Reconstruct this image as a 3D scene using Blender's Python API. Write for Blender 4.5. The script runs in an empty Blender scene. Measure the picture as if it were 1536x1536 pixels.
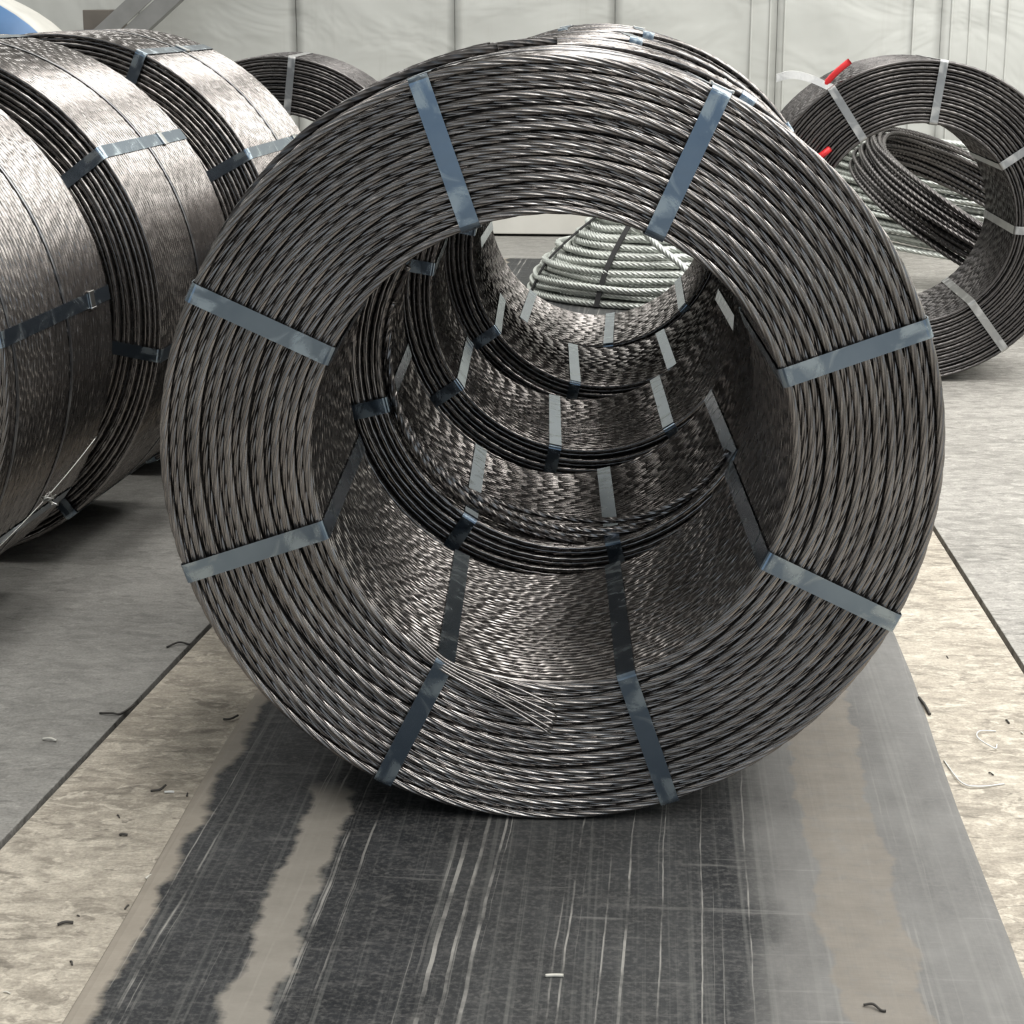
import bpy, math, random
import numpy as np
from math import sin, cos, pi, radians as rad
from mathutils import Vector, Matrix

S = bpy.context.scene
COL = S.collection
random.seed(7)
rng = np.random.default_rng(7)

# ---------------------------------------------------------------- camera, sky, lights, exposure
FPX = 2850.0                                   # focal length in pixels of a 1536 px frame
PITCH = math.atan(768 / FPX)
YAW = math.radians(4.01)
cam_d = bpy.data.cameras.new('camera')
cam_d.sensor_fit = 'HORIZONTAL'
cam_d.sensor_width = 36.0
cam_d.lens = 36.0 * FPX / 1536.0
cam_d.clip_start = 0.05
cam = bpy.data.objects.new('camera', cam_d)
COL.objects.link(cam)
cam.location = (0, 0, 1.40)
cam.rotation_euler = (pi / 2 - PITCH, 0, YAW)
S.camera = cam

S.view_settings.view_transform = 'Standard'
S.view_settings.look = 'None'
S.view_settings.gamma = 1.0
S.view_settings.use_curve_mapping = False
S.view_settings.exposure = 0.0

world = bpy.data.worlds.new('overcast_sky')
S.world = world
world.use_nodes = True
bg = world.node_tree.nodes['Background']
bg.inputs['Color'].default_value = (0.70, 0.85, 1.0, 1)
bg.inputs['Strength'].default_value = 0.75

def area(name, loc, rot, sx, sy, power, color):
    d = bpy.data.lights.new(name, 'AREA')
    d.shape = 'RECTANGLE'
    d.size, d.size_y = sx, sy
    d.energy = power
    d.color = color
    o = bpy.data.objects.new(name, d)
    o.location = loc
    o.rotation_euler = rot
    COL.objects.link(o)
    return o
HALL_H = 6.0
# daylight through the translucent strips of the hall roof
for x, y, lx, ly, p in ((-8.0, 6.0, 1.2, 11.0, 90), (-3.6, 6.0, 1.2, 11.0, 110), (0.2, 6.4, 1.3, 10.0, 320), (4.0, 6.6, 4.2, 7.0, 640), (8.6, 6.0, 1.2, 11.0, 330),
                        (1.5, -2.4, 0.7, 6.0, 230), (4.5, -1.6, 0.8, 6.0, 240)):  # front pair: narrow strips added for glints on the coil face
    area('roof_skylight', (x, y, HALL_H - 0.06), (0, 0, 0), lx, ly, p, (1.0, 0.985, 0.95))
# the high window band in the right-hand side wall
area('side_window', (12.4, 3.0, 4.2), (0, -pi / 2, 0), 1.6, 16.0, 260, (1.0, 0.985, 0.955))
# unseen light band added high on the back wall for highlights on the steel
area('added_back_light', (0, 11.6, 4.75), (-pi / 2, 0, 0), 20.0, 1.3, 380, (1.0, 0.99, 0.96))

# ---------------------------------------------------------------- materials
def mat(name):
    m = bpy.data.materials.new(name)
    m.use_nodes = True
    nt = m.node_tree
    b = nt.nodes['Principled BSDF']
    return m, nt, b

def N(nt, typ, **kw):
    n = nt.nodes.new(typ)
    for k, v in kw.items():
        if k in n.inputs:
            n.inputs[k].default_value = v
        else:
            setattr(n, k, v)
    return n

def coords(nt, scale=(1, 1, 1), rot=(0, 0, 0), loc=(0, 0, 0)):
    tc = N(nt, 'ShaderNodeTexCoord')
    mp = N(nt, 'ShaderNodeMapping')
    mp.inputs['Scale'].default_value = scale
    mp.inputs['Rotation'].default_value = rot
    mp.inputs['Location'].default_value = loc
    nt.links.new(tc.outputs['Object'], mp.inputs['Vector'])
    return mp.outputs['Vector']

def noise(nt, vec, scale, detail=4.0, rough=0.55, dist=0.0):
    n = N(nt, 'ShaderNodeTexNoise')
    n.inputs['Scale'].default_value = scale
    n.inputs['Detail'].default_value = detail
    n.inputs['Roughness'].default_value = rough
    n.inputs['Distortion'].default_value = dist
    nt.links.new(vec, n.inputs['Vector'])
    return n.outputs['Fac']

def ramp(nt, fac, stops):
    r = N(nt, 'ShaderNodeValToRGB')
    cr = r.color_ramp
    while len(cr.elements) < len(stops):
        cr.elements.new(0.5)
    for e, (p, c) in zip(cr.elements, stops):
        e.position = p
        e.color = (c, c, c, 1) if not hasattr(c, '__len__') else tuple(c) + (1,)
    nt.links.new(fac, r.inputs['Fac'])
    return r.outputs['Color']

def mix(nt, fac, a, b, blend='MIX'):
    m = N(nt, 'ShaderNodeMix', data_type='RGBA', blend_type=blend)
    ins = {'f': m.inputs[0], 'a': m.inputs[6], 'b': m.inputs[7]}
    for key, v in (('f', fac), ('a', a), ('b', b)):
        if isinstance(v, bpy.types.NodeSocket):
            nt.links.new(v, ins[key])
        elif hasattr(v, '__len__'):
            ins[key].default_value = tuple(v) + (1,) if len(v) == 3 else v
        else:
            ins[key].default_value = v
    return m.outputs[2]

def math_n(nt, op, a, b=0.0, clamp=False):
    m = N(nt, 'ShaderNodeMath', operation=op, use_clamp=clamp)
    for i, v in enumerate((a, b)):
        if isinstance(v, bpy.types.NodeSocket):
            nt.links.new(v, m.inputs[i])
        else:
            m.inputs[i].default_value = v
    return m.outputs[0]

def bump(nt, b, h, strength, dist=0.01):
    n = N(nt, 'ShaderNodeBump')
    n.inputs['Strength'].default_value = strength
    n.inputs['Distance'].default_value = dist
    nt.links.new(h, n.inputs['Height'])
    nt.links.new(n.outputs['Normal'], b.inputs['Normal'])

def wire_mat(name, ca, cb, rough, metallic, spec=0.5):
    m, nt, b = mat(name)
    v = coords(nt)
    n = noise(nt, v, 9.0, 5)
    c = ramp(nt, n, [(0.30, ca), (0.72, cb)])
    nt.links.new(c, b.inputs['Base Color'])
    n2 = noise(nt, v, 40.0, 3)
    nt.links.new(ramp(nt, n2, [(0.3, rough - 0.06), (0.7, rough + 0.08)]), b.inputs['Roughness'])
    b.inputs['Metallic'].default_value = metallic
    b.inputs['Specular IOR Level'].default_value = spec
    return m

M = {}
M['strand'] = wire_mat('drawn_steel_strand', (0.21, 0.195, 0.187), (0.35, 0.327, 0.313), 0.235, 0.95)
M['strand_dark'] = wire_mat('oiled_steel_strand', (0.09, 0.085, 0.085), (0.16, 0.15, 0.145), 0.30, 0.9)
M['galv'] = wire_mat('galvanised_strand', (0.50, 0.53, 0.50), (0.70, 0.72, 0.68), 0.42, 0.6)
M['core'] = wire_mat('gap_shade_windings', (0.012, 0.011, 0.011), (0.02, 0.019, 0.018), 0.7, 0.0)  # near-black: shade and oil between the turns painted into the colour

def strap_mat(name, ca, cb, patch, rough):
    m, nt, b = mat(name)
    v = coords(nt)
    n = noise(nt, v, 7.0, 4)
    c = ramp(nt, n, [(0.35, ca), (0.65, cb)])
    v2 = coords(nt, (1, 1, 1), loc=(3.1, 1.7, 0.4))
    p = ramp(nt, noise(nt, v2, 13.0, 5, 0.6, 1.2), [(0.50, 0.0), (0.62, 0.9)])
    c = mix(nt, p, c, patch)
    nt.links.new(c, b.inputs['Base Color'])
    r = mix(nt, p, (rough,) * 3, (rough + 0.18,) * 3)
    nt.links.new(r, b.inputs['Roughness'])
    b.inputs['Metallic'].default_value = 0.95
    return m
M['strap'] = strap_mat('blued_steel_strap', (0.19, 0.245, 0.31), (0.25, 0.31, 0.38), (0.44, 0.50, 0.53), 0.17)
M['strap_grey'] = strap_mat('grey_steel_strap', (0.34, 0.34, 0.34), (0.44, 0.44, 0.43), (0.55, 0.55, 0.54), 0.35)
M['hoop'] = strap_mat('dark_hoop_strap', (0.16, 0.16, 0.17), (0.22, 0.22, 0.23), (0.30, 0.30, 0.30), 0.30)

def plain(name, c, rough=0.5, metallic=0.0, var=0.12, scale=8.0):
    m, nt, b = mat(name)
    n = noise(nt, coords(nt), scale, 4)
    lo = tuple(x * (1 - var) for x in c)
    hi = tuple(min(1, x * (1 + var)) for x in c)
    nt.links.new(ramp(nt, n, [(0.3, lo), (0.7, hi)]), b.inputs['Base Color'])
    b.inputs['Roughness'].default_value = rough
    b.inputs['Metallic'].default_value = metallic
    return m
M['seal'] = plain('bright_steel_seal', (0.62, 0.62, 0.60), 0.28, 1.0)
M['red'] = plain('red_plastic_cap', (0.62, 0.02, 0.025), 0.4)
M['tie'] = plain('black_tie_strip', (0.012, 0.012, 0.013), 0.8)
M['white_wire'] = plain('pale_wire', (0.75, 0.75, 0.72), 0.4)
M['twig'] = plain('dark_scrap', (0.05, 0.045, 0.04), 0.7)
M['tan_scrap'] = plain('pale_scrap', (0.62, 0.60, 0.54), 0.6)
M['brace'] = plain('grey_painted_steel', (0.22, 0.22, 0.215), 0.5, 0.0)
M['brown'] = plain('brown_plate_paint', (0.13, 0.115, 0.10), 0.6)
M['blue_sheet'] = plain('blue_sheeting', (0.07, 0.16, 0.32), 0.4)
M['wrap'] = plain('pale_wrapping', (0.46, 0.45, 0.415), 0.5)
M['plinth'] = plain('painted_plinth', (0.62, 0.61, 0.57), 0.6, 0, 0.08, 3.0)
M['roof'] = plain('roof_sheet', (0.55, 0.56, 0.56), 0.6)

def wall_mat():
    m, nt, b = mat('coated_wall_sheet')
    v = coords(nt)
    n = noise(nt, v, 0.9, 6, 0.6)
    c = ramp(nt, n, [(0.3, (0.48, 0.485, 0.458)), (0.7, (0.555, 0.56, 0.532))])
    vs = coords(nt, (6.0, 1, 0.5))
    st = ramp(nt, noise(nt, vs, 1.6, 5, 0.65), [(0.56, 0.0), (0.78, 0.5)])
    c = mix(nt, st, c, (0.42, 0.415, 0.385))
    sp = ramp(nt, noise(nt, v, 4.3, 6, 0.7), [(0.70, 0.0), (0.78, 0.55)])
    c = mix(nt, sp, c, (0.36, 0.34, 0.30))
    nt.links.new(c, b.inputs['Base Color'])
    b.inputs['Roughness'].default_value = 0.42
    bump(nt, b, noise(nt, coords(nt, (1, 1, 1.6)), 1.7, 3, 0.5, 0.6), 0.32, 0.10)
    return m
M['wall'] = wall_mat()

def concrete_mat(name, ca, cb, dirt, dirt_amt, flake=0.5):
    m, nt, b = mat(name)
    v = coords(nt)
    vs = coords(nt, (0.80, 1.75, 1))
    n = noise(nt, v, 1.3, 6, 0.6)
    c = ramp(nt, n, [(0.32, ca), (0.70, cb)])
    # trowel ripples and scuffed flakes running across the slab
    r = noise(nt, vs, 11.0, 4, 0.58, 0.9)
    c = mix(nt, ramp(nt, r, [(0.47, 0.0), (0.62, flake)]), c, tuple(x * 0.60 for x in ca))
    r2 = noise(nt, coords(nt, (0.8, 1.35, 1), loc=(5, 2, 0)), 24.0, 4, 0.62, 1.2)
    c = mix(nt, ramp(nt, r2, [(0.52, 0.0), (0.62, flake * 0.9)]), c, tuple(min(1, x * 1.22) for x in cb))
    r3 = noise(nt, coords(nt, (0.62, 1.7, 1), loc=(9, 4, 0)), 17.0, 4, 0.62, 1.5)
    c = mix(nt, ramp(nt, r3, [(0.585, 0.0), (0.66, flake * 0.95)]), c, tuple(x * 0.42 for x in ca))
    d = noise(nt, coords(nt, (0.6, 1.0, 1), loc=(1.3, 8, 0)), 5.5, 6, 0.66)
    c = mix(nt, ramp(nt, d, [(0.54, 0.0), (0.74, dirt_amt)]), c, dirt)
    iso = noise(nt, coords(nt, loc=(4, 4, 0)), 38.0, 5, 0.7)
    c = mix(nt, ramp(nt, iso, [(0.44, 0.0), (0.64, flake * 0.55)]), c, tuple(x * 0.55 for x in ca))
    g = noise(nt, v, 170.0, 2)
    c = mix(nt, 0.22, c, ramp(nt, g, [(0.3, 0.15), (0.7, 0.9)]), 'OVERLAY')
    nt.links.new(c, b.inputs['Base Color'])
    b.inputs['Roughness'].default_value = 0.72
    b.inputs['Specular IOR Level'].default_value = 0.3
    h = math_n(nt, 'ADD', r, math_n(nt, 'MULTIPLY', r2, 0.4))
    bump(nt, b, h, 1.0, 0.010)
    return m
M['slab_mid'] = concrete_mat('pale_concrete', (0.375, 0.334, 0.275), (0.505, 0.46, 0.388), (0.21, 0.185, 0.15), 0.65, 0.75)
M['slab_left'] = concrete_mat('grey_concrete', (0.23, 0.225, 0.21), (0.31, 0.30, 0.28), (0.17, 0.162, 0.15), 0.4, 0.4)
M['slab_right'] = concrete_mat('light_concrete', (0.29, 0.278, 0.255), (0.385, 0.37, 0.343), (0.19, 0.18, 0.163), 0.5, 0.6)
M['joint'] = plain('joint_dirt', (0.02, 0.02, 0.019), 0.9)

def belt_mat():
    """Worn dark belt: scratches run along Y, dust bands with ragged edges, x is metres across."""
    m, nt, b = mat('worn_dark_belt')
    tc = N(nt, 'ShaderNodeTexCoord')
    sep = N(nt, 'ShaderNodeSeparateXYZ')
    nt.links.new(tc.outputs['Object'], sep.inputs[0])
    x, y = sep.outputs['X'], sep.outputs['Y']
    v = tc.outputs['Object']
    w1 = noise(nt, coords(nt, (0.6, 1.0, 1)), 3.2, 5, 0.6)
    wob = math_n(nt, 'MULTIPLY', math_n(nt, 'SUBTRACT', w1, 0.5), 0.16)
    xw = math_n(nt, 'ADD', x, wob)
    base = ramp(nt, noise(nt, coords(nt, (1, 1, 1)), 6.0, 6, 0.65),
                [(0.3, (0.013, 0.0145, 0.0165)), (0.7, (0.034, 0.036, 0.039))])
    # dusty wear grows towards the right-hand half of the belt
    def band(lo, hi, soft, src):
        a = N(nt, 'ShaderNodeMapRange', clamp=True)
        nt.links.new(src, a.inputs['Value'])
        a.inputs['From Min'].default_value = lo - soft
        a.inputs['From Max'].default_value = lo + soft
        c = N(nt, 'ShaderNodeMapRange', clamp=True)
        nt.links.new(src, c.inputs['Value'])
        c.inputs['From Min'].default_value = hi - soft
        c.inputs['From Max'].default_value = hi + soft
        return math_n(nt, 'SUBTRACT', a.outputs[0], c.outputs[0], True)
    grey = mix(nt, ramp(nt, noise(nt, coords(nt, (2.0, 1, 1)), 4.0, 6, 0.65), [(0.3, 0.0), (0.7, 1.0)]),
               (0.12, 0.118, 0.115), (0.20, 0.197, 0.19))
    right = band(0.205, 2.0, 0.035, xw)
    c = mix(nt, math_n(nt, 'MULTIPLY', right, 0.92), base, grey)
    mid = band(-0.30, 0.12, 0.05, xw)
    c = mix(nt, math_n(nt, 'MULTIPLY', mid, 0.16), c, (0.13, 0.13, 0.125))
    # fine lengthwise drag lines
    l1 = noise(nt, coords(nt, (60.0, 0.35, 1)), 1.0, 4, 0.6)
    c = mix(nt, ramp(nt, l1, [(0.52, 0.0), (0.72, 0.32)]), c, (0.30, 0.30, 0.28))
    wv = N(nt, 'ShaderNodeCombineXYZ')
    nt.links.new(math_n(nt, 'ADD', math_n(nt, 'MULTIPLY', x, 96.0), math_n(nt, 'ADD', math_n(nt, 'MULTIPLY', noise(nt, v, 2.6, 4, 0.6), 1.6), math_n(nt, 'MULTIPLY', y, -2.2))), wv.inputs[0])
    nt.links.new(math_n(nt, 'MULTIPLY', y, 0.22), wv.inputs[1])
    l2 = noise(nt, wv.outputs[0], 1.0, 2, 0.5)
    c = mix(nt, math_n(nt, 'MULTIPLY', math_n(nt, 'MULTIPLY', ramp(nt, l2, [(0.615, 0.0), (0.66, 0.8)]), ramp(nt, noise(nt, v, 6.0, 5, 0.65), [(0.40, 0.08), (0.60, 1.0)])), math_n(nt, 'SUBTRACT', 1.0, math_n(nt, 'MULTIPLY', right, 0.75))), c, (0.36, 0.35, 0.325))
    # cross scuffs
    s1 = noise(nt, coords(nt, (3.0, 45.0, 1), rot=(0, 0, 0.12)), 1.0, 4, 0.6)
    c = mix(nt, ramp(nt, s1, [(0.62, 0.0), (0.74, 0.40)]), c, (0.30, 0.295, 0.28))
    s2 = noise(nt, v, 22.0, 6, 0.7, 0.8)
    c = mix(nt, ramp(nt, s2, [(0.60, 0.0), (0.72, 0.28)]), c, (0.22, 0.215, 0.20))
    gr = noise(nt, v, 120.0, 3, 0.7)
    c = mix(nt, ramp(nt, gr, [(0.46, 0.0), (0.70, 0.30)]), c, (0.20, 0.195, 0.185))
    s3 = noise(nt, coords(nt, (5.0, 26.0, 1), loc=(3, 1, 0)), 2.2, 6, 0.7, 0.4)
    c = mix(nt, ramp(nt, s3, [(0.52, 0.0), (0.68, 0.30)]), c, (0.16, 0.155, 0.15))
    # beige stripe on the left, brown dust band on the right
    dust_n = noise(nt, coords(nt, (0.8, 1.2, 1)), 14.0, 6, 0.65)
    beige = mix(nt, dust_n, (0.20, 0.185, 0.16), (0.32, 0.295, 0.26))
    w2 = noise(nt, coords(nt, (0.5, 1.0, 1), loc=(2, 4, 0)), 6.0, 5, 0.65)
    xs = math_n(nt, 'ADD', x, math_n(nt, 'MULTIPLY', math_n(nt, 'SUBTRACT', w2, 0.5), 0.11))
    c = mix(nt, math_n(nt, 'MULTIPLY', band(-0.585, -0.515, 0.006, xs), math_n(nt, 'MULTIPLY', band(-9.0, 3.2, 0.03, y), 0.9)), c, beige)  # stripe cut short near the coil, standing in for the shade beneath it
    brown = mix(nt, dust_n, (0.14, 0.125, 0.107), (0.25, 0.228, 0.198))
    c = mix(nt, math_n(nt, 'MULTIPLY', math_n(nt, 'MULTIPLY', band(0.295, 0.425, 0.004, xs), 0.9), ramp(nt, noise(nt, v, 30.0, 5, 0.7), [(0.25, 0.45), (0.5, 1.0)])), c, brown)
    # dusty left rim
    c = mix(nt, math_n(nt, 'MULTIPLY', band(-1.0, -0.762, 0.008, xs), 0.85), c, mix(nt, dust_n, (0.26, 0.23, 0.19), (0.42, 0.375, 0.315)))
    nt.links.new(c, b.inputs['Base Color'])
    nt.links.new(ramp(nt, s2, [(0.3, 0.50), (0.7, 0.68)]), b.inputs['Roughness'])
    b.inputs['Specular IOR Level'].default_value = 0.22
    bump(nt, b, math_n(nt, 'ADD', s1, l1), 0.25, 0.003)
    return m
M['belt'] = belt_mat()

# ---------------------------------------------------------------- mesh helpers
def np_mesh(name, V, F, m, smooth=True):
    """V (n,3) and quads F (k,4) -> mesh"""
    me = bpy.data.meshes.new(name)
    V = np.asarray(V, np.float32); F = np.asarray(F, np.int32)
    me.vertices.add(len(V)); me.vertices.foreach_set('co', V.ravel())
    me.loops.add(F.size); me.loops.foreach_set('vertex_index', F.ravel())
    me.polygons.add(len(F))
    me.polygons.foreach_set('loop_start', np.arange(0, F.size, 4, dtype=np.int32))
    me.polygons.foreach_set('loop_total', np.full(len(F), 4, np.int32))
    me.polygons.foreach_set('use_smooth', np.full(len(F), smooth, bool))
    me.update(calc_edges=True)
    me.materials.append(m)
    return me

def link(name, me, parent=None, loc=(0, 0, 0), rot=(0, 0, 0), kind=None, label=None):
    o = bpy.data.objects.new(name, me)
    COL.objects.link(o)
    o.parent = parent
    o.location = loc
    o.rotation_euler = rot
    if kind: o['kind'] = kind
    if label: o['label'] = label
    return o

def thing(name, label, cat, loc=(0, 0, 0), rot=(0, 0, 0), group=None):
    o = link(name, None, None, loc, rot)
    o.empty_display_size = 0.2
    o['label'] = label; o['category'] = cat
    if group: o['group'] = group
    return o

class MB:
    def __init__(s): s.V = []; s.F = []
    def add(s, V, F):
        n = len(s.V); s.V += [tuple(v) for v in V]; s.F += [tuple(i + n for i in f) for f in F]
    def box(s, x0, x1, y0, y1, z0, z1, R=None):
        V = [(x, y, z) for z in (z0, z1) for y in (y0, y1) for x in (x0, x1)]
        if R is not None: V = [tuple(R @ Vector(v)) for v in V]
        s.add(V, [(0, 2, 3, 1), (4, 5, 7, 6), (0, 1, 5, 4), (1, 3, 7, 5), (3, 2, 6, 7), (2, 0, 4, 6)])
    def mesh(s, name, m, smooth=False, bevel=0.0):
        me = bpy.data.meshes.new(name)
        me.from_pydata(s.V, [], s.F)
        me.materials.append(m)
        if bevel:
            import bmesh
            bm = bmesh.new(); bm.from_mesh(me)
            bmesh.ops.bevel(bm, geom=bm.edges[:], offset=bevel, segments=2, affect='EDGES', profile=0.5)
            bm.to_mesh(me); bm.free()
        if smooth:
            for p in me.polygons: p.use_smooth = True
        me.update()
        return me

def lobes(d, per):
    """cross-section of a 7-wire strand: six outer wires"""
    rw = d / 6.0
    if per == 5: prof = [(0, 0.40 * d), (20, 0.485 * d), (40, 0.485 * d)]
    elif per == 4: prof = [(0, 0.0043 / 0.0152 * d), (14, 0.43 * d), (30, 0.5 * d), (46, 0.43 * d)]
    elif per == 3: prof = [(0, 0.285 * d), (18, 0.465 * d), (42, 0.465 * d)]
    else: prof = [(0, 0.37 * d), (30, 0.5 * d)]
    a, r = [], []
    for k in range(6):
        for t, q in prof:
            a.append(rad(60 * k + t)); r.append(q)
    return np.array(a), np.array(r)

def ring_vf(R, d, per, nseg, lay=0.25, dr=None, dy=None, phase=0.0, y0=0.0, round_n=0):
    """closed strand turn about the Y axis (twisted 7-wire profile)"""
    t = np.linspace(0, 2 * pi, nseg, endpoint=False)
    Rr = R + (dr(t) if dr else 0 * t)
    Y = y0 + (dy(t) if dy else 0 * t)
    a, r = lobes(d, per) if not round_n else (np.linspace(0, 2 * pi, round_n, endpoint=False), np.full(round_n, d / 2))
    tw = round(2 * pi * R / lay) * t + phase
    A = a[None] + tw[:, None]
    rr = Rr[:, None] + r[None] * np.cos(A)
    V = np.stack([rr * np.cos(t)[:, None], Y[:, None] + r[None] * np.sin(A), rr * np.sin(t)[:, None]], -1).reshape(-1, 3)
    n = len(a)
    i = np.arange(nseg)[:, None] * n; j = np.arange(n)[None]
    i2 = ((np.arange(nseg) + 1) % nseg)[:, None] * n; j2 = (j + 1) % n
    F = np.stack([i + j, i + j2, i2 + j2, i2 + j], -1).reshape(-1, 4)
    return V, F

def sweep_vf(P, d, per=3, lay=0.21, round_n=0, closed=False):
    """open strand along a polyline"""
    P = np.asarray(P, float); n = len(P)
    T = np.gradient(P, axis=0); T /= np.linalg.norm(T, axis=1)[:, None]
    ref = np.array([0, 0, 1.0]) if abs(T[0][2]) < 0.9 else np.array([1.0, 0, 0])
    U = np.zeros_like(P); u = ref - T[0] * (ref @ T[0]); u /= np.linalg.norm(u)
    for i in range(n):
        u = u - T[i] * (u @ T[i]); u /= np.linalg.norm(u); U[i] = u
    W = np.cross(T, U)
    s = np.concatenate([[0], np.cumsum(np.linalg.norm(np.diff(P, axis=0), axis=1))])
    a, r = lobes(d, per) if not round_n else (np.linspace(0, 2 * pi, round_n, endpoint=False), np.full(round_n, d / 2))
    A = a[None] + (2 * pi * s / lay)[:, None]
    V = P[:, None] + U[:, None] * (r * np.cos(A))[..., None] + W[:, None] * (r * np.sin(A))[..., None]
    k = len(a)
    i = np.arange(n - 1)[:, None] * k; j = np.arange(k)[None]; j2 = (j + 1) % k
    F = np.stack([i + j, i + k + j, i + k + j2, i + j2], -1).reshape(-1, 4)
    V = V.reshape(-1, 3)
    # end caps: fan of quads to the axis (degenerate-free: centre vertex shared)
    caps = []
    for base, c in ((0, P[0]), ((n - 1) * k, P[-1])):
        ci = len(V); V = np.vstack([V, c])
        for q in range(0, k, 2):
            caps.append((base + q, base + (q + 1) % k, base + (q + 2) % k, ci))
    return V, np.vstack([F, np.array(caps)])

def join_vf(parts):
    Vs, Fs, n = [], [], 0
    for V, F in parts:
        Vs.append(V); Fs.append(F + n); n += len(V)
    return np.vstack(Vs), np.vstack(Fs)

def crv(P, k):
    """Catmull-Rom through points, k samples per span"""
    P = [np.array(p, float) for p in P]
    P = [2 * P[0] - P[1]] + P + [2 * P[-1] - P[-2]]
    out = []
    for i in range(1, len(P) - 2):
        for t in np.linspace(0, 1, k, endpoint=False):
            a, b, c, d = P[i - 1], P[i], P[i + 1], P[i + 2]
            out.append(0.5 * (2 * b + (c - a) * t + (2 * a - 5 * b + 4 * c - d) * t * t + (3 * b - 3 * c + d - a) * t ** 3))
    out.append(P[-2])
    return np.array(out)

# ---------------------------------------------------------------- the hall
def struct(name, me, parent=None, loc=(0, 0, 0), rot=(0, 0, 0)):
    o = link(name, me, parent, loc, rot)
    if parent is None: o['kind'] = 'structure'
    return o

WALL_Y = 11.76
mb = MB(); mb.box(-13, 13, -11, 12.6, -0.40, -0.16)
floor = struct('floor', mb.mesh('floor', M['joint']))
def slab(pts, m, z0=-0.159, z1=0.0):
    me = MB(); n = len(pts)
    V = [(x, y, z0) for x, y in pts] + [(x, y, z1) for x, y in pts]
    F = [tuple(range(n, 2 * n)), tuple(reversed(range(n)))] + [(i, (i + 1) % n, n + (i + 1) % n, n + i) for i in range(n)]
    me.add(V, F)
    return struct('concrete_slab', me.mesh('concrete_slab', m, bevel=0.0016), floor)
LJ = lambda y: -1.083 + 0.0796 * (y - 2.921)          # left joint
RJ = lambda y: 0.834 - 0.0269 * (y - 3.966)           # right joint
gl = [-0.0045 + 0.003 * sin(k * 2.7) for k in range(40)]
yl = np.linspace(-11, 12.4, 40)
slab([(-12.6, -11)] + [(LJ(y) - 0.0075 + 0.4 * gl[k], y) for k, y in enumerate(yl)] + [(-12.6, 12.4)], M['slab_left'])
slab([(LJ(y) + 0.005 + 0.5 * gl[(k * 7) % 40], y) for k, y in reversed(list(enumerate(yl)))] + [(RJ(y) - 0.006, y) for y in yl], M['slab_mid'])
slab([(12.6, 12.4)] + [(12.6, -11)][:0] + [(RJ(y) + 0.006, y) for y in reversed(yl)] + [(12.6, -11)], M['slab_right'])

# back wall: coated sheets about 0.96 m wide, those on the right with narrow ribs
mb = MB(); mb.box(-13, 13, WALL_Y + 0.03, WALL_Y + 0.20, -0.16, HALL_H + 0.4)
wall = struct('wall_back', mb.mesh('wall_back', M['roof']))
PX0, PITCHX = -0.206, 0.963
def panel(k):
    x0, x1 = PX0 + k * PITCHX + 0.0014, PX0 + (k + 1) * PITCHX - 0.0014
    r = np.random.default_rng(100 + k)
    nx, nz = 20, 36
    xs = np.linspace(x0, x1, nx); zs = np.linspace(0.16, HALL_H - 0.05, nz)
    V, F = [], []
    ph = r.uniform(0, 6, 6)
    for z in zs:
        for x in xs:
            e = min(x - x0, x1 - x) / PITCHX
            a = min(1, 0.12 + e * 4)
            dent = 0.006 * sin(5 * x + ph[0]) * sin(2.1 * z + ph[1]) + 0.004 * sin(9 * x + 4 * z + ph[2]) + 0.004 * sin(11 * z + ph[3])
            V.append((x, WALL_Y - 0.014 - a * dent, z))
    for j in range(nz - 1):
        for i in range(nx - 1):
            q = j * nx + i
            F.append((q, q + 1, q + nx + 1, q + nx))
    # returned edges so that each sheet has thickness
    for i0, xx in ((0, x0), (nx - 1, x1)):
        b = len(V)
        for z in zs: V.append((xx, WALL_Y + 0.029, z))
        for j in range(nz - 1):
            F.append((j * nx + i0, (j + 1) * nx + i0, b + j + 1, b + j))
    m2 = MB(); m2.add(V, F)
    o = struct('wall_panel', m2.mesh('wall_panel', M['wall'], smooth=True), wall)
    return x0, x1
for k in range(-13, 13):
    x0, x1 = panel(k)
    if k >= 0:
        for f in ((0.84, 0.955) if k == 0 else (0.045, 0.83) if k == 1 else (0.06, 0.17, 0.29, 0.40, 0.55, 0.7, 0.85)):
            xx = x0 + f * PITCHX
            m2 = MB(); m2.box(xx - 0.005, xx + 0.005, WALL_Y - 0.027, WALL_Y - 0.001, 0.16, HALL_H - 0.05)
            struct('panel_rib', m2.mesh('panel_rib', M['wall'], bevel=0.003), wall)
# plinth at the foot of the wall
mb = MB(); mb.box(-12.5, 12.5, WALL_Y - 0.10, WALL_Y + 0.02, 0.015, 0.158)
struct('baseboard_back', mb.mesh('baseboard_back', M['plinth'], bevel=0.006))
# side walls and roof (outside the frame; they close the hall and are seen in the steel)
for nm_, x in (('wall_left', -12.8), ('wall_right', 12.6)):
    mb = MB(); mb.box(x, x + 0.2, -11, WALL_Y + 0.03, -0.16, HALL_H + 0.4)
    struct(nm_, mb.mesh(nm_, M['wall']))
mb = MB(); mb.box(-12.8, 12.8, -11, WALL_Y + 0.2, HALL_H, HALL_H + 0.15)
struct('ceiling', mb.mesh('ceiling', M['roof']))

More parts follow.
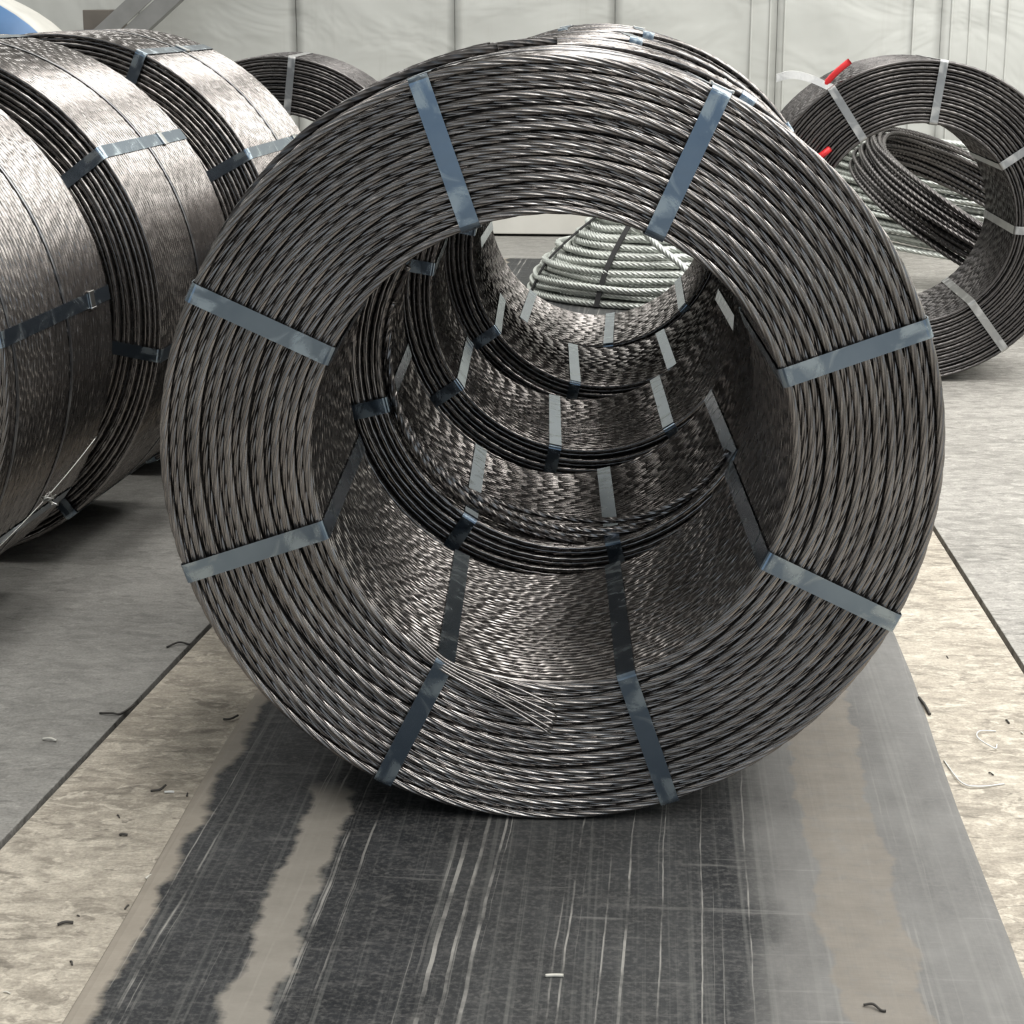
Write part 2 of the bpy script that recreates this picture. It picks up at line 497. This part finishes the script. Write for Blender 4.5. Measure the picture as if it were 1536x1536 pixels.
# belt lying under the row of coils
nyb = 60
V, F = [], []
ys = np.linspace(-3.5, 10.6, nyb)
prof = [(-0.800, 0.0005), (-0.797, 0.004), (-0.785, 0.006), (-0.3, 0.006), (0.3, 0.006), (0.555, 0.006), (0.573, 0.0045), (0.580, 0.0005)]
for y in ys:
    wl = 0.004 * sin(1.9 * y) + 0.003 * sin(5.3 * y)
    for x, z in prof: V.append((x + wl, y, z))
npf = len(prof)
for j in range(nyb - 1):
    for i in range(npf - 1):
        q = j * npf + i; F.append((q, q + 1, q + npf + 1, q + npf))
    F.append((j * npf + npf - 1, j * npf, (j + 1) * npf, (j + 1) * npf + npf - 1))
F += [tuple(reversed(range(npf)))[::-1], tuple(range((nyb - 1) * npf, nyb * npf))[::-1]]
mb = MB(); mb.add(V, F)
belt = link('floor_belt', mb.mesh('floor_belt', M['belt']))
belt['label'] = 'long worn dark grey belt strip lying on the concrete under the middle row of coils'
belt['category'] = 'belt'

# ---------------------------------------------------------------- coils of steel strand
D = 0.0152                                     # pitch of the turns
DS = 0.0147                                    # strand diameter
NT = 43                                        # turns across the width
W = NT * D                                     # 0.654 m
RI, RO = 0.4095, 0.6478                        # centre-lines of the innermost and outermost layer
NL = 19
LAYERS = [RI + (RO - RI) * k / (NL - 1) for k in range(NL)]
TOPZ = 0.0065                                  # belt thickness under the middle row

def harmonic(amp, seed, lo=2, hi=6):
    r = np.random.default_rng(seed)
    c = [(int(q), r.uniform(0, 2 * pi), r.uniform(0.4, 1)) for q in range(lo, hi)]
    tot = sum(x[2] for x in c)
    return lambda t: amp * sum(w * np.sin(q * t + p) for q, p, w in c) / tot * 1.8

BASE = {}
def build_meshes():
    nseg = lambda R, L: int(2 * pi * R / L)
    V, F = ring_vf(RI, 0.0141, 5, nseg(RI, 0.0078))
    BASE['bore'] = np_mesh('bore_turn', V, F, M['strand'])
    V, F = ring_vf(RO, 0.0141, 5, nseg(RO, 0.0078))
    BASE['tread'] = np_mesh('tread_turn', V, F, M['strand'])
    V, F = ring_vf(RI, DS, 4, nseg(RI, 0.0078), dr=harmonic(0.0008, 31), dy=harmonic(0.002, 32, 1, 5))
    BASE['bore_edge'] = np_mesh('bore_turn', V, F, M['strand'])
    V, F = ring_vf(RO, DS, 4, nseg(RO, 0.0078), dr=harmonic(0.0008, 33), dy=harmonic(0.002, 34, 1, 5))
    BASE['tread_edge'] = np_mesh('tread_turn', V, F, M['strand'])
    BASE['face'] = []
    for k, R in enumerate(LAYERS):
        V, F = ring_vf(R, DS, 4, nseg(R, 0.0078), dr=harmonic(0.0013, 40 + k), dy=harmonic(0.0032, 80 + k, 1, 6), phase=k * 1.3)
        BASE['face'].append(np_mesh('face_turn', V, F, M['strand']))
    # joined windings for coils whose strands are too fine to tell apart
    ys_ = [(-NT / 2 + 0.5 + i) * D for i in range(NT)]
    r = np.random.default_rng(3)
    jt = lambda: r.uniform(-0.0006, 0.0006)
    BASE['bore_join'] = np_mesh('bore_windings', *join_vf([ring_vf(RI + jt(), 0.0138, 2, nseg(RI, 0.013), y0=y + jt(), phase=r.uniform(0, 6)) for y in ys_]), M['strand'])
    BASE['tread_join'] = np_mesh('tread_windings', *join_vf([ring_vf(RO + jt(), 0.0138, 2, nseg(RO, 0.013), y0=y + jt(), phase=r.uniform(0, 6)) for y in ys_]), M['strand'])
    BASE['face_join'] = np_mesh('face_windings', *join_vf([ring_vf(R, DS, 2, nseg(R, 0.014), dr=harmonic(0.0014, 140 + k), dy=harmonic(0.0035, 180 + k, 1, 6),
                              y0=(0 if k % 2 == 0 else D / 2), phase=k * 1.3) for k, R in enumerate(LAYERS)]), M['strand'])
    # solid of windings behind the visible turns
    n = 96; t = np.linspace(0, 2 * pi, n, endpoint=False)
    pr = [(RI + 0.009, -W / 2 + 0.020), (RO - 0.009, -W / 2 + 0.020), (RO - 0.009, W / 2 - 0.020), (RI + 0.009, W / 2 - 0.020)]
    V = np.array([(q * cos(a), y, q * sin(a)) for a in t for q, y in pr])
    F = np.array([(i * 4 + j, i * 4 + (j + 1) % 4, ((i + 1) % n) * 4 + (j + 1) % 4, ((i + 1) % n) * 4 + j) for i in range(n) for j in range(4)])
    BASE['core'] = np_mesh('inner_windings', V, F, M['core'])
    # hoop strap round the tread
    n = 160; t = np.linspace(0, 2 * pi, n, endpoint=False)
    r0, r1 = RO + D / 2 - 0.0004, RO + D / 2 + 0.0011
    pr = [(r0, -0.0065), (r1, -0.0065), (r1, 0.0065), (r0, 0.0065)]
    V = np.array([(q * cos(a), y, q * sin(a)) for a in t for q, y in pr])
    F = np.array([(i * 4 + j, ((i + 1) % n) * 4 + j, ((i + 1) % n) * 4 + (j + 1) % 4, i * 4 + (j + 1) % 4) for i in range(n) for j in range(4)])
    BASE['hoop'] = np_mesh('hoop_strap', V, F, M['hoop'])
    BASE['strap'] = strap_mesh(0.033, M['strap'])
    BASE['strap_grey'] = strap_mesh(0.033, M['strap_grey'])
    # seal: a folded clip crimped over the strap
    mb = MB()
    mb.box(-0.0195, 0.0195, -0.014, 0.014, 0.0004, 0.0042)
    mb.box(-0.0205, -0.0165, -0.015, 0.015, 0.0, 0.0055)
    mb.box(0.0165, 0.0205, -0.015, 0.015, 0.0, 0.0055)
    BASE['seal'] = mb.mesh('seal', M['seal'], bevel=0.0009)

def strap_mesh(w, m, ri=RI - D / 2 - 0.0022, ro=RO + D / 2 + 0.0010, y=W / 2 + 0.0055, th=0.0011, rc=0.010):
    pts = []
    # loop in (r, y) with rounded corners; front face is at -y
    cs = [(ro - rc, -y + rc, -90, 0), (ro - rc, y - rc, 0, 90), (ri + rc, y - rc, 90, 180), (ri + rc, -y + rc, 180, 270)]
    for cr, cy, a0, a1 in cs:
        for a in np.linspace(a0, a1, 6):
            pts.append((cr + rc * cos(rad(a)), cy + rc * sin(rad(a)), cos(rad(a)), sin(rad(a))))
    # finer samples on the straight runs, with a slight sag between windings
    full = []
    r = np.random.default_rng(5)
    for i in range(len(pts)):
        a, b = pts[i], pts[(i + 1) % len(pts)]
        full.append(a)
        L = math.hypot(b[0] - a[0], b[1] - a[1])
        if L > 0.05:
            k = int(L / 0.03)
            for q in range(1, k):
                f = q / k; e = -0.0007 * sin(pi * f)
                full.append((a[0] + (b[0] - a[0]) * f + a[2] * e, a[1] + (b[1] - a[1]) * f + a[3] * e, a[2], a[3]))
    V, F = [], []
    n = len(full)
    for q, yy, nr, ny in full:
        for s, o in ((-w / 2, 0), (w / 2, 0), (w / 2, th), (-w / 2, th)):
            V.append((q + nr * o, yy + ny * o, s))
    for i in range(n):
        for j in range(4):
            F.append((i * 4 + j, i * 4 + (j + 1) % 4, ((i + 1) % n) * 4 + (j + 1) % 4, ((i + 1) % n) * 4 + j))
    me = np_mesh('steel_strap', V, F, m, smooth=False)
    return me
build_meshes()

def coil(label, xy, yaw, z0, straps, individual=False, group=None, R=None, seal_y=None, rear=True, smat='strap', hoops=(0.0,), scale=1.0, wmat=None):
    """xy: centre of the front face; straps: angles in degrees in the plane of the face"""
    cx, cy = xy
    hw = W / 2 * scale
    cx += -sin(yaw) * hw; cy += cos(yaw) * hw
    Rout = (RO + D / 2)
    t = thing('strand_coil', label, 'coil', (cx, cy, z0), (0, 0, yaw), group)
    t.scale = (scale,) * 3
    ax = (0, 0, Rout)                          # the axis above the base
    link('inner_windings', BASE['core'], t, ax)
    r = np.random.default_rng(int(abs(cx * 1000 + cy * 77)))
    if individual:
        for i in range(NT):
            y = (-NT / 2 + 0.5 + i) * D
            link('bore_turn', BASE['bore' if i > 1 else 'bore_edge'], t, (r.uniform(-.0006, .0006), y + r.uniform(-.0005, .0005), Rout + r.uniform(-.0006, .0006)), (0, r.uniform(0, 6.28), 0))
        for i in range(NT):
            y = (-NT / 2 + 0.5 + i) * D
            link('tread_turn', BASE['tread' if i > 1 else 'tread_edge'], t, (r.uniform(-.0008, .0008), y + r.uniform(-.0005, .0005), Rout + r.uniform(-.0008, .0004)), (0, r.uniform(0, 6.28), 0))
        for k in range(1, NL - 1):
            y = -W / 2 + D / 2 + (0.0005 if k % 2 == 0 else D / 2)
            link('face_turn', BASE['face'][k], t, (0, y, Rout), (0, 0, 0))
        link('face_filling', BASE['face_join'], t, (0, -W / 2 + D * 1.45, Rout), (0, 1.9, 0), kind='stuff')
        o = link('rear_windings', BASE['face_join'], t, (0, W / 2 - D / 2, Rout), (0, 0, pi), kind='stuff')
    else:
        a = r.uniform(0, 6.28)
        link('bore_windings', BASE['bore_join'], t, ax, (0, a, 0), kind='stuff')
        link('tread_windings', BASE['tread_join'], t, ax, (0, a + 1, 0), kind='stuff')
        link('face_windings', BASE['face_join'], t, (0, -W / 2 + D / 2, Rout), (0, a + 2, 0), kind='stuff')
        link('rear_windings', BASE['face_join'], t, (0, W / 2 - D / 2, Rout), (0, a + 2, pi), kind='stuff')
    if wmat:
        for o in t.children:
            if o.name.startswith(('face', 'tread', 'bore', 'rear')):
                o.material_slots[0].link = 'OBJECT'
                o.material_slots[0].material = M[wmat]
    for h in hoops:
        link('hoop_strap', BASE['hoop'], t, (0, h, Rout))
    for i, a in enumerate(straps):
        s = link('steel_strap', BASE[smat], t, ax, (0, -rad(a), 0))
        sy = (seal_y[i] if seal_y else -W / 2 + 0.10)
        if sy is not None:
            # seal frame: strap runs along local y, outward is local +x -> map clip z to x
            sl = link('seal', BASE['seal'], s, (RO + D / 2 + 0.0016, sy, 0))
            sl.rotation_euler = (pi / 2, 0, pi / 2)
            sl.matrix_local = Matrix(((0, 0, 1, RO + D / 2 + 0.0016), (0, 1, 0, sy), (-1, 0, 0, 0), (0, 0, 0, 1)))
    return t

COL_Z = TOPZ + 0.0015
rowg = None
A_STR = [109.2, 66.0, 155.0, 19.7, 198.3, 334.0, 243.4, 288.8]
A = coil('largest black strand coil in front, eight blue steel straps on its round face', (-0.15, 3.08), rad(3.0), COL_Z, A_STR, individual=True,
         seal_y=[-0.12, -0.305, None, None, None, None, None, None], hoops=(-0.10, 0.13))
coil('black strand coil directly behind the largest one, second in the middle row', (-0.15, 3.95), rad(3.0), COL_Z, group='coils in the middle row',
     straps=[237.5, 283, 329.5, 193.4, 147, 102, 57, 12], seal_y=[None, None, None, None, None, .1, .1, None])
coil('third coil of the middle row, seen inside the bore behind two others', (-0.145, 4.86), rad(3.0), COL_Z, group='coils in the middle row',
     straps=[214.6, 258.3, 302.3, 347, 170, 125, 80, 35], seal_y=[None] * 8)
coil('fourth coil of the middle row, seen deep inside the bore', (-0.115, 5.72), rad(3.0), COL_Z, group='coils in the middle row',
     straps=[214.9, 256.9, 300.5, 345, 170, 125, 80, 35], seal_y=[None] * 8)
coil('fifth and farthest coil of the middle row, nearest the pale wire rope bundle', (-0.17, 6.43), rad(0.5), COL_Z, group='coils in the middle row',
     straps=[233, 277, 318, 3, 190, 145, 78, 100], seal_y=[None] * 6 + [0.0, 0.0])

L1 = coil('nearest coil of the left row, cut by the picture edge, grey tread towards the camera', (-1.93, 4.372 - W), rad(-3.0), 0.001, group='coils in the middle row',
     straps=[7.6, 322.5, 52, 97, 142, 187, 232, 277], individual=True, seal_y=[0.20, None, -0.1, 0.1, None, None, None, None], hoops=(-0.28, 0.04))
coil('middle coil of the left row, strap with bright seal across its tread', (-1.835, 4.60), rad(-3.5), 0.001, group='coils in the left row',
     straps=[36.5, 350.7, 82, 127, 172, 217, 262, 307], seal_y=[0.13, None, -0.1, None, None, None, None, None], hoops=(0.0,))
coil('farthest coil of the left row, partly behind the largest coil', (-1.718, 5.54), rad(-4.0), 0.001, group='coils in the left row',
     straps=[28.8, 66, 344, 111, 156, 201, 246, 291], seal_y=[0.20, 0.05, None, None, None, None, None, None], hoops=(0.02,))
SC = 0.596 / (RO + D / 2)
R1 = coil('dark coil standing far right, cut by the picture edge, grey straps and red cap', (1.0, 7.19), rad(1.0), 0.001, group='coils in the left row',
     straps=[83, 124, 307.4, 35, 356.5, 168, 213, 258], smat='strap_grey', seal_y=[None] * 8, hoops=(), scale=SC, wmat='strand_dark')
B1 = coil('dark coil far behind, peeping out between left row and the largest coil', (-1.50, 7.75), rad(3.0), 0.001,
     [83, 38, 128, 173, 218, 263, 308, 353], smat='strap_grey', seal_y=[None] * 8, hoops=(), scale=0.592 / (RO + D / 2), wmat='strand_dark')

# loose cut end of strand across the lower face of the largest coil: the wires are splayed
def local(parent, p):
    return parent.matrix_world.inverted() @ Vector(p)
bpy.context.view_layer.update()
CZ = COL_Z + RO + D / 2
def face_pt(x, z, y=3.055):
    return tuple(local(A, (x, y, z)))
ends = [(-0.1396, 0.235), (-0.1361, 0.218), (-0.1383, 0.2033), (-0.1439, 0.1934), (-0.1473, 0.1835)]
starts = [(-0.322, 0.303), (-0.326, 0.300), (-0.331, 0.297), (-0.335, 0.294), (-0.339, 0.291)]
parts = []
for i, (e, s) in enumerate(zip(ends, starts)):
    mid = ((e[0] + s[0]) / 2, (e[1] + s[1]) / 2 + 0.004 - 0.004 * (i % 2))
    pre = (s[0] - 0.07, s[1] + 0.056)
    P = crv([face_pt(*pre, 3.078), face_pt(*s, 3.066), face_pt(*mid, 3.056 - 0.002 * (i % 3)), face_pt(*e, 3.048 - 0.003 * (i % 2))], 10)
    parts.append(sweep_vf(P, 0.0058, round_n=8))
link('loose_end', np_mesh('loose_end', *join_vf(parts), M['strand']), A, label='splayed wires of a loose cut strand end')

# strand tails lying on the tread, cut off square near the top
def arc(R, a0, a1, y0, y1, n=60, lift=0.0):
    f = np.linspace(0, 1, n)
    a = np.radians(a0 + (a1 - a0) * f)
    q = R - 0.012 * (1 - np.clip(f * 2.2, 0, 1)) + lift * f ** 3
    return np.stack([q * np.cos(a), y0 + (y1 - y0) * f, RO + D / 2 + q * np.sin(a)], -1)
for R, a0, a1, y0, y1, lf in ((0.662, 150, 97.6, -0.300, -0.296, 0.008), (0.662, 150, 98.6, -0.284, -0.279, 0.011), (0.662, 150, 98.2, -0.268, -0.262, 0.009),
                              (0.663, 140, 89.4, -0.05, -0.045, 0.006), (0.663, 140, 90.0, -0.034, -0.029, 0.005), (0.663, 140, 91.0, -0.018, -0.013, 0.004)):
    link('strand_tail', np_mesh('strand_tail', *sweep_vf(arc(R, a0, a1, y0, y1, 80, lf), D, 3), M['strand_dark']), A)
# loose turns hanging inside the mouth of the second coil
B = [o for o in COL.objects if o.get('label', '').startswith('black strand coil directly')][0]
for k in range(4):
    f = np.linspace(0, 1, 90)
    a = np.radians(150 + 12 * k + (125 + 6 * k) * f)
    rr = RI - 0.012 - (0.018 + 0.006 * k) * np.sin(pi * f) ** 2
    P = np.stack([rr * np.cos(a), -W / 2 + 0.012 + 0.016 * k + (0.03 - 0.018 * k) * np.sin(3 * pi * f), RO + D / 2 + rr * np.sin(a)], -1)
    link('loose_turn', np_mesh('loose_turn', *sweep_vf(P, D, 3), M['strand']), B)

# wire tie with a twisted knot at the foot of the nearest left coil
Rt = RO + D / 2 + 0.003
f = np.linspace(0, 1, 50)
a = np.radians(-23 - 22 * f)
P = np.stack([Rt * np.cos(a), W / 2 - 0.02 - 0.50 * f, RO + D / 2 + Rt * np.sin(a)], -1)
tie = [sweep_vf(P, 0.0035, round_n=6)]
c = P[22]
r = np.random.default_rng(4)
for q in range(4):
    K = [c + r.uniform(-0.02, 0.02, 3) * (1, 1.6, 0.8) + np.array([0.012, 0, 0]) for _ in range(5)]
    tie.append(sweep_vf(crv([c] + K, 6), 0.003, round_n=6))
link('wire_tie', np_mesh('wire_tie', *join_vf(tie), M['seal']), L1, label='thin bright wire tie with a twisted knot')

# ---------------------------------------------------------------- the dark coil on the right: caps and strap tail
def tube(parent, name, P, d, m, n=10, label=None):
    return link(name, np_mesh(name, *sweep_vf([tuple(local(parent, p)) for p in P] if parent else P, d / (parent.scale[0] if parent else 1), round_n=n), m), parent, label=label)
bpy.context.view_layer.update()
tube(R1, 'red_cap', crv([(0.642, 7.21, 1.095), (0.686, 7.20, 1.145), (0.733, 7.20, 1.185)], 5), 0.024, M['red'], label='red plastic cap on a strand end')
tube(R1, 'red_cap', crv([(0.625, 7.175, 0.835), (0.650, 7.172, 0.853), (0.672, 7.18, 0.870)], 5), 0.024, M['red'], label='short red cap low on the left')
# bent strap tail standing off to the left
V, F = [], []
for i, (x, z) in enumerate(crv([(0.675, 1.085), (0.597, 1.12), (0.525, 1.135), (0.468, 1.123)], 6)):
    V += [tuple(local(R1, (x, 7.19 + 0.004, z - 0.014))), tuple(local(R1, (x, 7.17 + 0.03, z + 0.014))), tuple(local(R1, (x, 7.176 + 0.03, z + 0.015))), tuple(local(R1, (x, 7.196 + 0.004, z - 0.013)))]
n = len(V) // 4
for i in range(n - 1):
    for j in range(4): F.append((i * 4 + j, i * 4 + (j + 1) % 4, i * 4 + 4 + (j + 1) % 4, i * 4 + 4 + j))
link('strap_tail', np_mesh('strap_tail', V, F, M['strap_grey'], smooth=False), R1, label='bent loose strap end')
tube(B1, 'red_cap', [(-1.305, 7.70, 0.945), (-1.286, 7.70, 0.925), (-1.262, 7.70, 0.905)], 0.02, M['red'], label='small red cap')

# ---------------------------------------------------------------- pale wire rope bundle beyond the middle row
def rope_bundle(name, label, loc, rot, R, H, d, ax, ay, m, layers, nest, seed, tie_deg, lay=0.16, group=None, tiemat='tie', spread=0.0, base_nest_shift=0.0):
    t = thing(name, label, 'wire rope', loc, rot, group)
    r = np.random.default_rng(seed)
    for L in range(layers):
        for q in range(nest):
            th = np.linspace(0, 2 * pi, 150)
            k = harmonic(0.012, seed * 50 + L * 10 + q, 1, 5)
            h = harmonic(0.010, seed * 70 + L * 10 + q, 1, 4)
            rr = R - q * d * 1.02 - (d * 0.5 if L % 2 else 0) + k(th) - spread * L ** 1.6
            px = ax * rr * np.cos(th); py = ay * rr * np.sin(th)
            pz = d / 2 + 0.003 + L * (H - d) / max(1, layers - 1) + np.abs(h(th)) * (1 if L else 0.3)
            P = np.stack([px, py, pz], -1)
            link('rope_turn', np_mesh('rope_turn', *sweep_vf(P, d, 3, lay), m), t)
    for a in tie_deg:
        ca, sa = cos(rad(a)), sin(rad(a))
        o = R + d * 0.62; i = R - nest * d * 1.02 - d * 0.45
        tr = spread * (layers - 1) ** 1.6
        P = crv([(o, 0.012), (o - tr * 0.33 + 0.004, H * 0.5), (o - d * 0.5 - tr, H + d * 0.35), ((o + i) / 2 - tr, H + d * 0.75), (i - tr + d * 0.5, H + d * 0.45), (i - tr, H * 0.6), (i, 0.012)], 6)
        V, F = [], []
        tn = np.array([-sa, ca, 0])
        for rr, z in P:
            c = np.array([ax * rr * ca, ay * rr * sa, z])
            nrm = np.array([ca, sa, 0.6]) * 0.004
            V += [c - tn * 0.013, c + tn * 0.013, c + tn * 0.013 + nrm, c - tn * 0.013 + nrm]
        for k in range(len(P) - 1):
            for j in range(4): F.append((k * 4 + j, k * 4 + 4 + j, k * 4 + 4 + (j + 1) % 4, k * 4 + (j + 1) % 4))
        link('tie_strap', np_mesh('tie_strap', V, F, M[tiemat], smooth=False), t)
    return t
RB = rope_bundle('wire_rope_bundle', 'pale galvanised wire rope bundle on the floor, seen through the bore', (0.10, 9.42, 0.002), (0, 0, 0), 0.67, 0.38, 0.037,
                 1.0, 0.97, M['galv'], 11, 5, 3, [198, 242, 340, 130, 60], spread=0.0085)
# one rope end laid across the top of the bundle
P = crv([(-0.16, -0.42, 0.385), (-0.10, -0.49, 0.345), (-0.04, -0.565, 0.295), (0.04, -0.635, 0.24), (0.10, -0.675, 0.19), (0.14, -0.70, 0.14)], 12)
link('rope_end', np_mesh('rope_end', *sweep_vf(P, 0.034, 3, 0.16), M['galv']), RB)

# ---------------------------------------------------------------- coils lying behind the right-hand coil
rope_bundle('wire_rope_coil', 'pale galvanised strand coil lying on the floor, seen through the far right coil', (1.66, 10.35, 0.125), (0, rad(8), 0), 0.80, 0.50, 0.028,
            1.0, 1.0, M['galv'], 15, 4, 9, [], spread=0.0005)
rope_bundle('dark_strand_coil', 'black strand coil leaning on the pale coil behind the far right coil', (1.50, 8.78, 0.36), (rad(11), rad(27), 0), 0.66, 0.19, 0.0225,
            1.0, 1.0, M['strand_dark'], 9, 3, 12, [], spread=0.0006)

# ---------------------------------------------------------------- wrapped coil and steel brace at the top left
wc = thing('wrapped_coil', 'coil in pale wrapping with blue sheet over its end, top left corner', 'coil', (-3.08, 8.30, 0.0))
n = 64; Rw = 0.735
prof = [(Rw - 0.02, -0.17), (Rw - 0.006, -0.16), (Rw, -0.14), (Rw, 0.14), (Rw - 0.03, 0.17), (0.40, 0.18), (0.40, -0.17)]
V = [((q + 0.004 * sin(9 * t + 5 * y)) * cos(t), y, Rw + (q + 0.004 * sin(9 * t + 5 * y)) * sin(t)) for t in np.linspace(0, 2 * pi, n, endpoint=False) for q, y in prof]
k = len(prof)
F = [(i * k + j, ((i + 1) % n) * k + j, ((i + 1) % n) * k + (j + 1) % k, i * k + (j + 1) % k) for i in range(n) for j in range(k)]
link('wrapping', np_mesh('wrapping', V, F, M['wrap']), wc)
prof = [(Rw - 0.006, -0.165), (Rw - 0.006, -0.18), (0.39, -0.185), (0.39, -0.172)]
V = [(q * cos(t), y + 0.002 * sin(11 * t), Rw + q * sin(t)) for t in np.linspace(0, 2 * pi, n, endpoint=False) for q, y in prof]
k = 4
F = [(i * k + j, ((i + 1) % n) * k + j, ((i + 1) % n) * k + (j + 1) % k, i * k + (j + 1) % k) for i in range(n) for j in range(k)]
link('end_sheet', np_mesh('end_sheet', V, F, M['blue_sheet']), wc, label='blue end sheet')

br = thing('steel_brace', 'diagonal grey steel beam rising from a brown bracket on the back wall', 'beam', (-3.19, 11.2, 0.0))
for k, (off, dy_) in enumerate(((-0.056, 0.0), (0.062, 0.012))):
    Rm = Matrix.Translation((0.13 + off * 1.42, dy_, 1.24)) @ Matrix.Rotation(-rad(40), 4, 'Y')
    mb = MB(); mb.box(-0.10, 6.0, -0.006, 0.006, -0.05, 0.05, Rm)
    mb.box(-0.10, 6.0, 0.006, 0.09, 0.038 if k == 0 else -0.05, 0.05 if k == 0 else -0.038, Rm)
    link('angle_bar', mb.mesh('angle_bar', M['brace'], bevel=0.002), br)
mb = MB(); mb.box(-0.10, 0.06, 0.02, 0.40, 0.0, 1.345)
link('bracket_post', mb.mesh('bracket_post', M['brown'], bevel=0.004), br)

# ---------------------------------------------------------------- small scraps on the floor
def scrap(pts, d, m, label, cat='scrap', name='wire_scrap', group=None, z=0.0):
    group = group or 'scraps and wire bits on the floor'
    P = crv([(x, y, z + d / 2 + h) for x, y, h in pts], 6)
    c = P.mean(0)
    o = link(name, np_mesh(name, *sweep_vf(P - np.array([c[0], c[1], 0]), d, round_n=6), m), None, (c[0], c[1], 0))
    o['label'] = label; o['category'] = cat
    if group: o['group'] = group
    return o
scrap([(0.585, 3.42, 0), (0.600, 3.31, .003), (0.63, 3.295, .002), (0.68, 3.315, 0)], 0.0028, M['white_wire'], 'thin white wire bent at a right angle at the right edge of the belt', 'wire')
scrap([(0.71, 3.58, 0), (0.675, 3.565, .005), (0.665, 3.52, .008), (0.69, 3.48, .004), (0.70, 3.51, 0)], 0.0028, M['white_wire'], 'small white wire curl on the right concrete', 'wire')
scrap([(-1.088, 3.551, 0), (-1.06, 3.545, .003), (-1.045, 3.551, 0), (-1.030, 3.60, 0)], 0.0045, M['twig'], 'bent dark wire scrap at the left floor joint', 'wire')
scrap([(-1.052, 3.962, 0), (-1.03, 3.985, .004), (-1.005, 3.983, 0)], 0.0045, M['twig'], 'short dark scrap touching the left joint near the largest coil', 'wire')
scrap([(-0.830, 3.536, 0), (-0.815, 3.530, .003), (-0.803, 3.548, .004)], 0.0045, M['twig'], 'small dark hooked scrap beside the belt edge, nearest the largest coil', 'wire')
scrap([(-0.885, 3.171, 0), (-0.868, 3.172, .003), (-0.862, 3.19, .004)], 0.0045, M['twig'], 'small dark hooked scrap on the pale concrete next to a glassy bit', 'wire')
scrap([(-0.858, 3.167, 0), (-0.848, 3.165, .002), (-0.842, 3.169, 0)], 0.005, M['white_wire'], 'tiny glassy bit on the pale concrete beside a hooked scrap', 'scrap')
scrap([(-0.891, 2.981, 0), (-0.885, 2.980, .002), (-0.877, 2.981, 0)], 0.0045, M['twig'], 'short straight black scrap on the pale left concrete', 'wire')
scrap([(-0.899, 2.648, 0), (-0.888, 2.653, .002), (-0.876, 2.656, 0)], 0.005, M['twig'], 'short dark stick lowest on the pale left concrete', 'scrap')
scrap([(-1.160, 3.405, 0), (-1.145, 3.402, .003), (-1.130, 3.398, 0)], 0.005, M['tan_scrap'], 'pale chip on the grey floor left of the joint', 'scrap')
scrap([(-0.128, 2.529, 0), (-0.115, 2.531, 0), (-0.101, 2.531, 0)], 0.0055, M['tan_scrap'], 'pale flat chip on the belt below the largest coil', 'scrap', z=0.0058)
scrap([(0.332, 2.477, 0), (0.345, 2.475, .003), (0.355, 2.464, 0), (0.362, 2.462, 0)], 0.004, M['twig'], 'dark curled scrap low on the brown band of the belt', 'scrap', z=0.0062)
scrap([(0.583, 3.756, 0), (0.588, 3.71, .002), (0.592, 3.66, 0)], 0.006, M['twig'], 'black rubber sliver on the concrete at the right belt edge', 'scrap', z=0.0)
r = np.random.default_rng(21)
g = 'tiny crumbs scattered on the floor'
for i in range(16):
    if i % 2: x, y = r.uniform(-0.98, -0.80), r.uniform(2.3, 3.5)
    else: x, y = r.uniform(0.62, 0.80), r.uniform(2.6, 4.2)
    a = r.uniform(0, 3); L = r.uniform(0.003, 0.009)
    scrap([(x, y, 0), (x + L * cos(a), y + L * sin(a) * 1.6, .001), (x + 1.7 * L * cos(a), y + 2 * L * sin(a), 0)], r.uniform(0.002, 0.004),
          M['twig'] if r.random() < 0.55 else M['tan_scrap'], 'tiny crumb lying on the concrete beside the belt', 'crumb', 'floor_crumb', g)
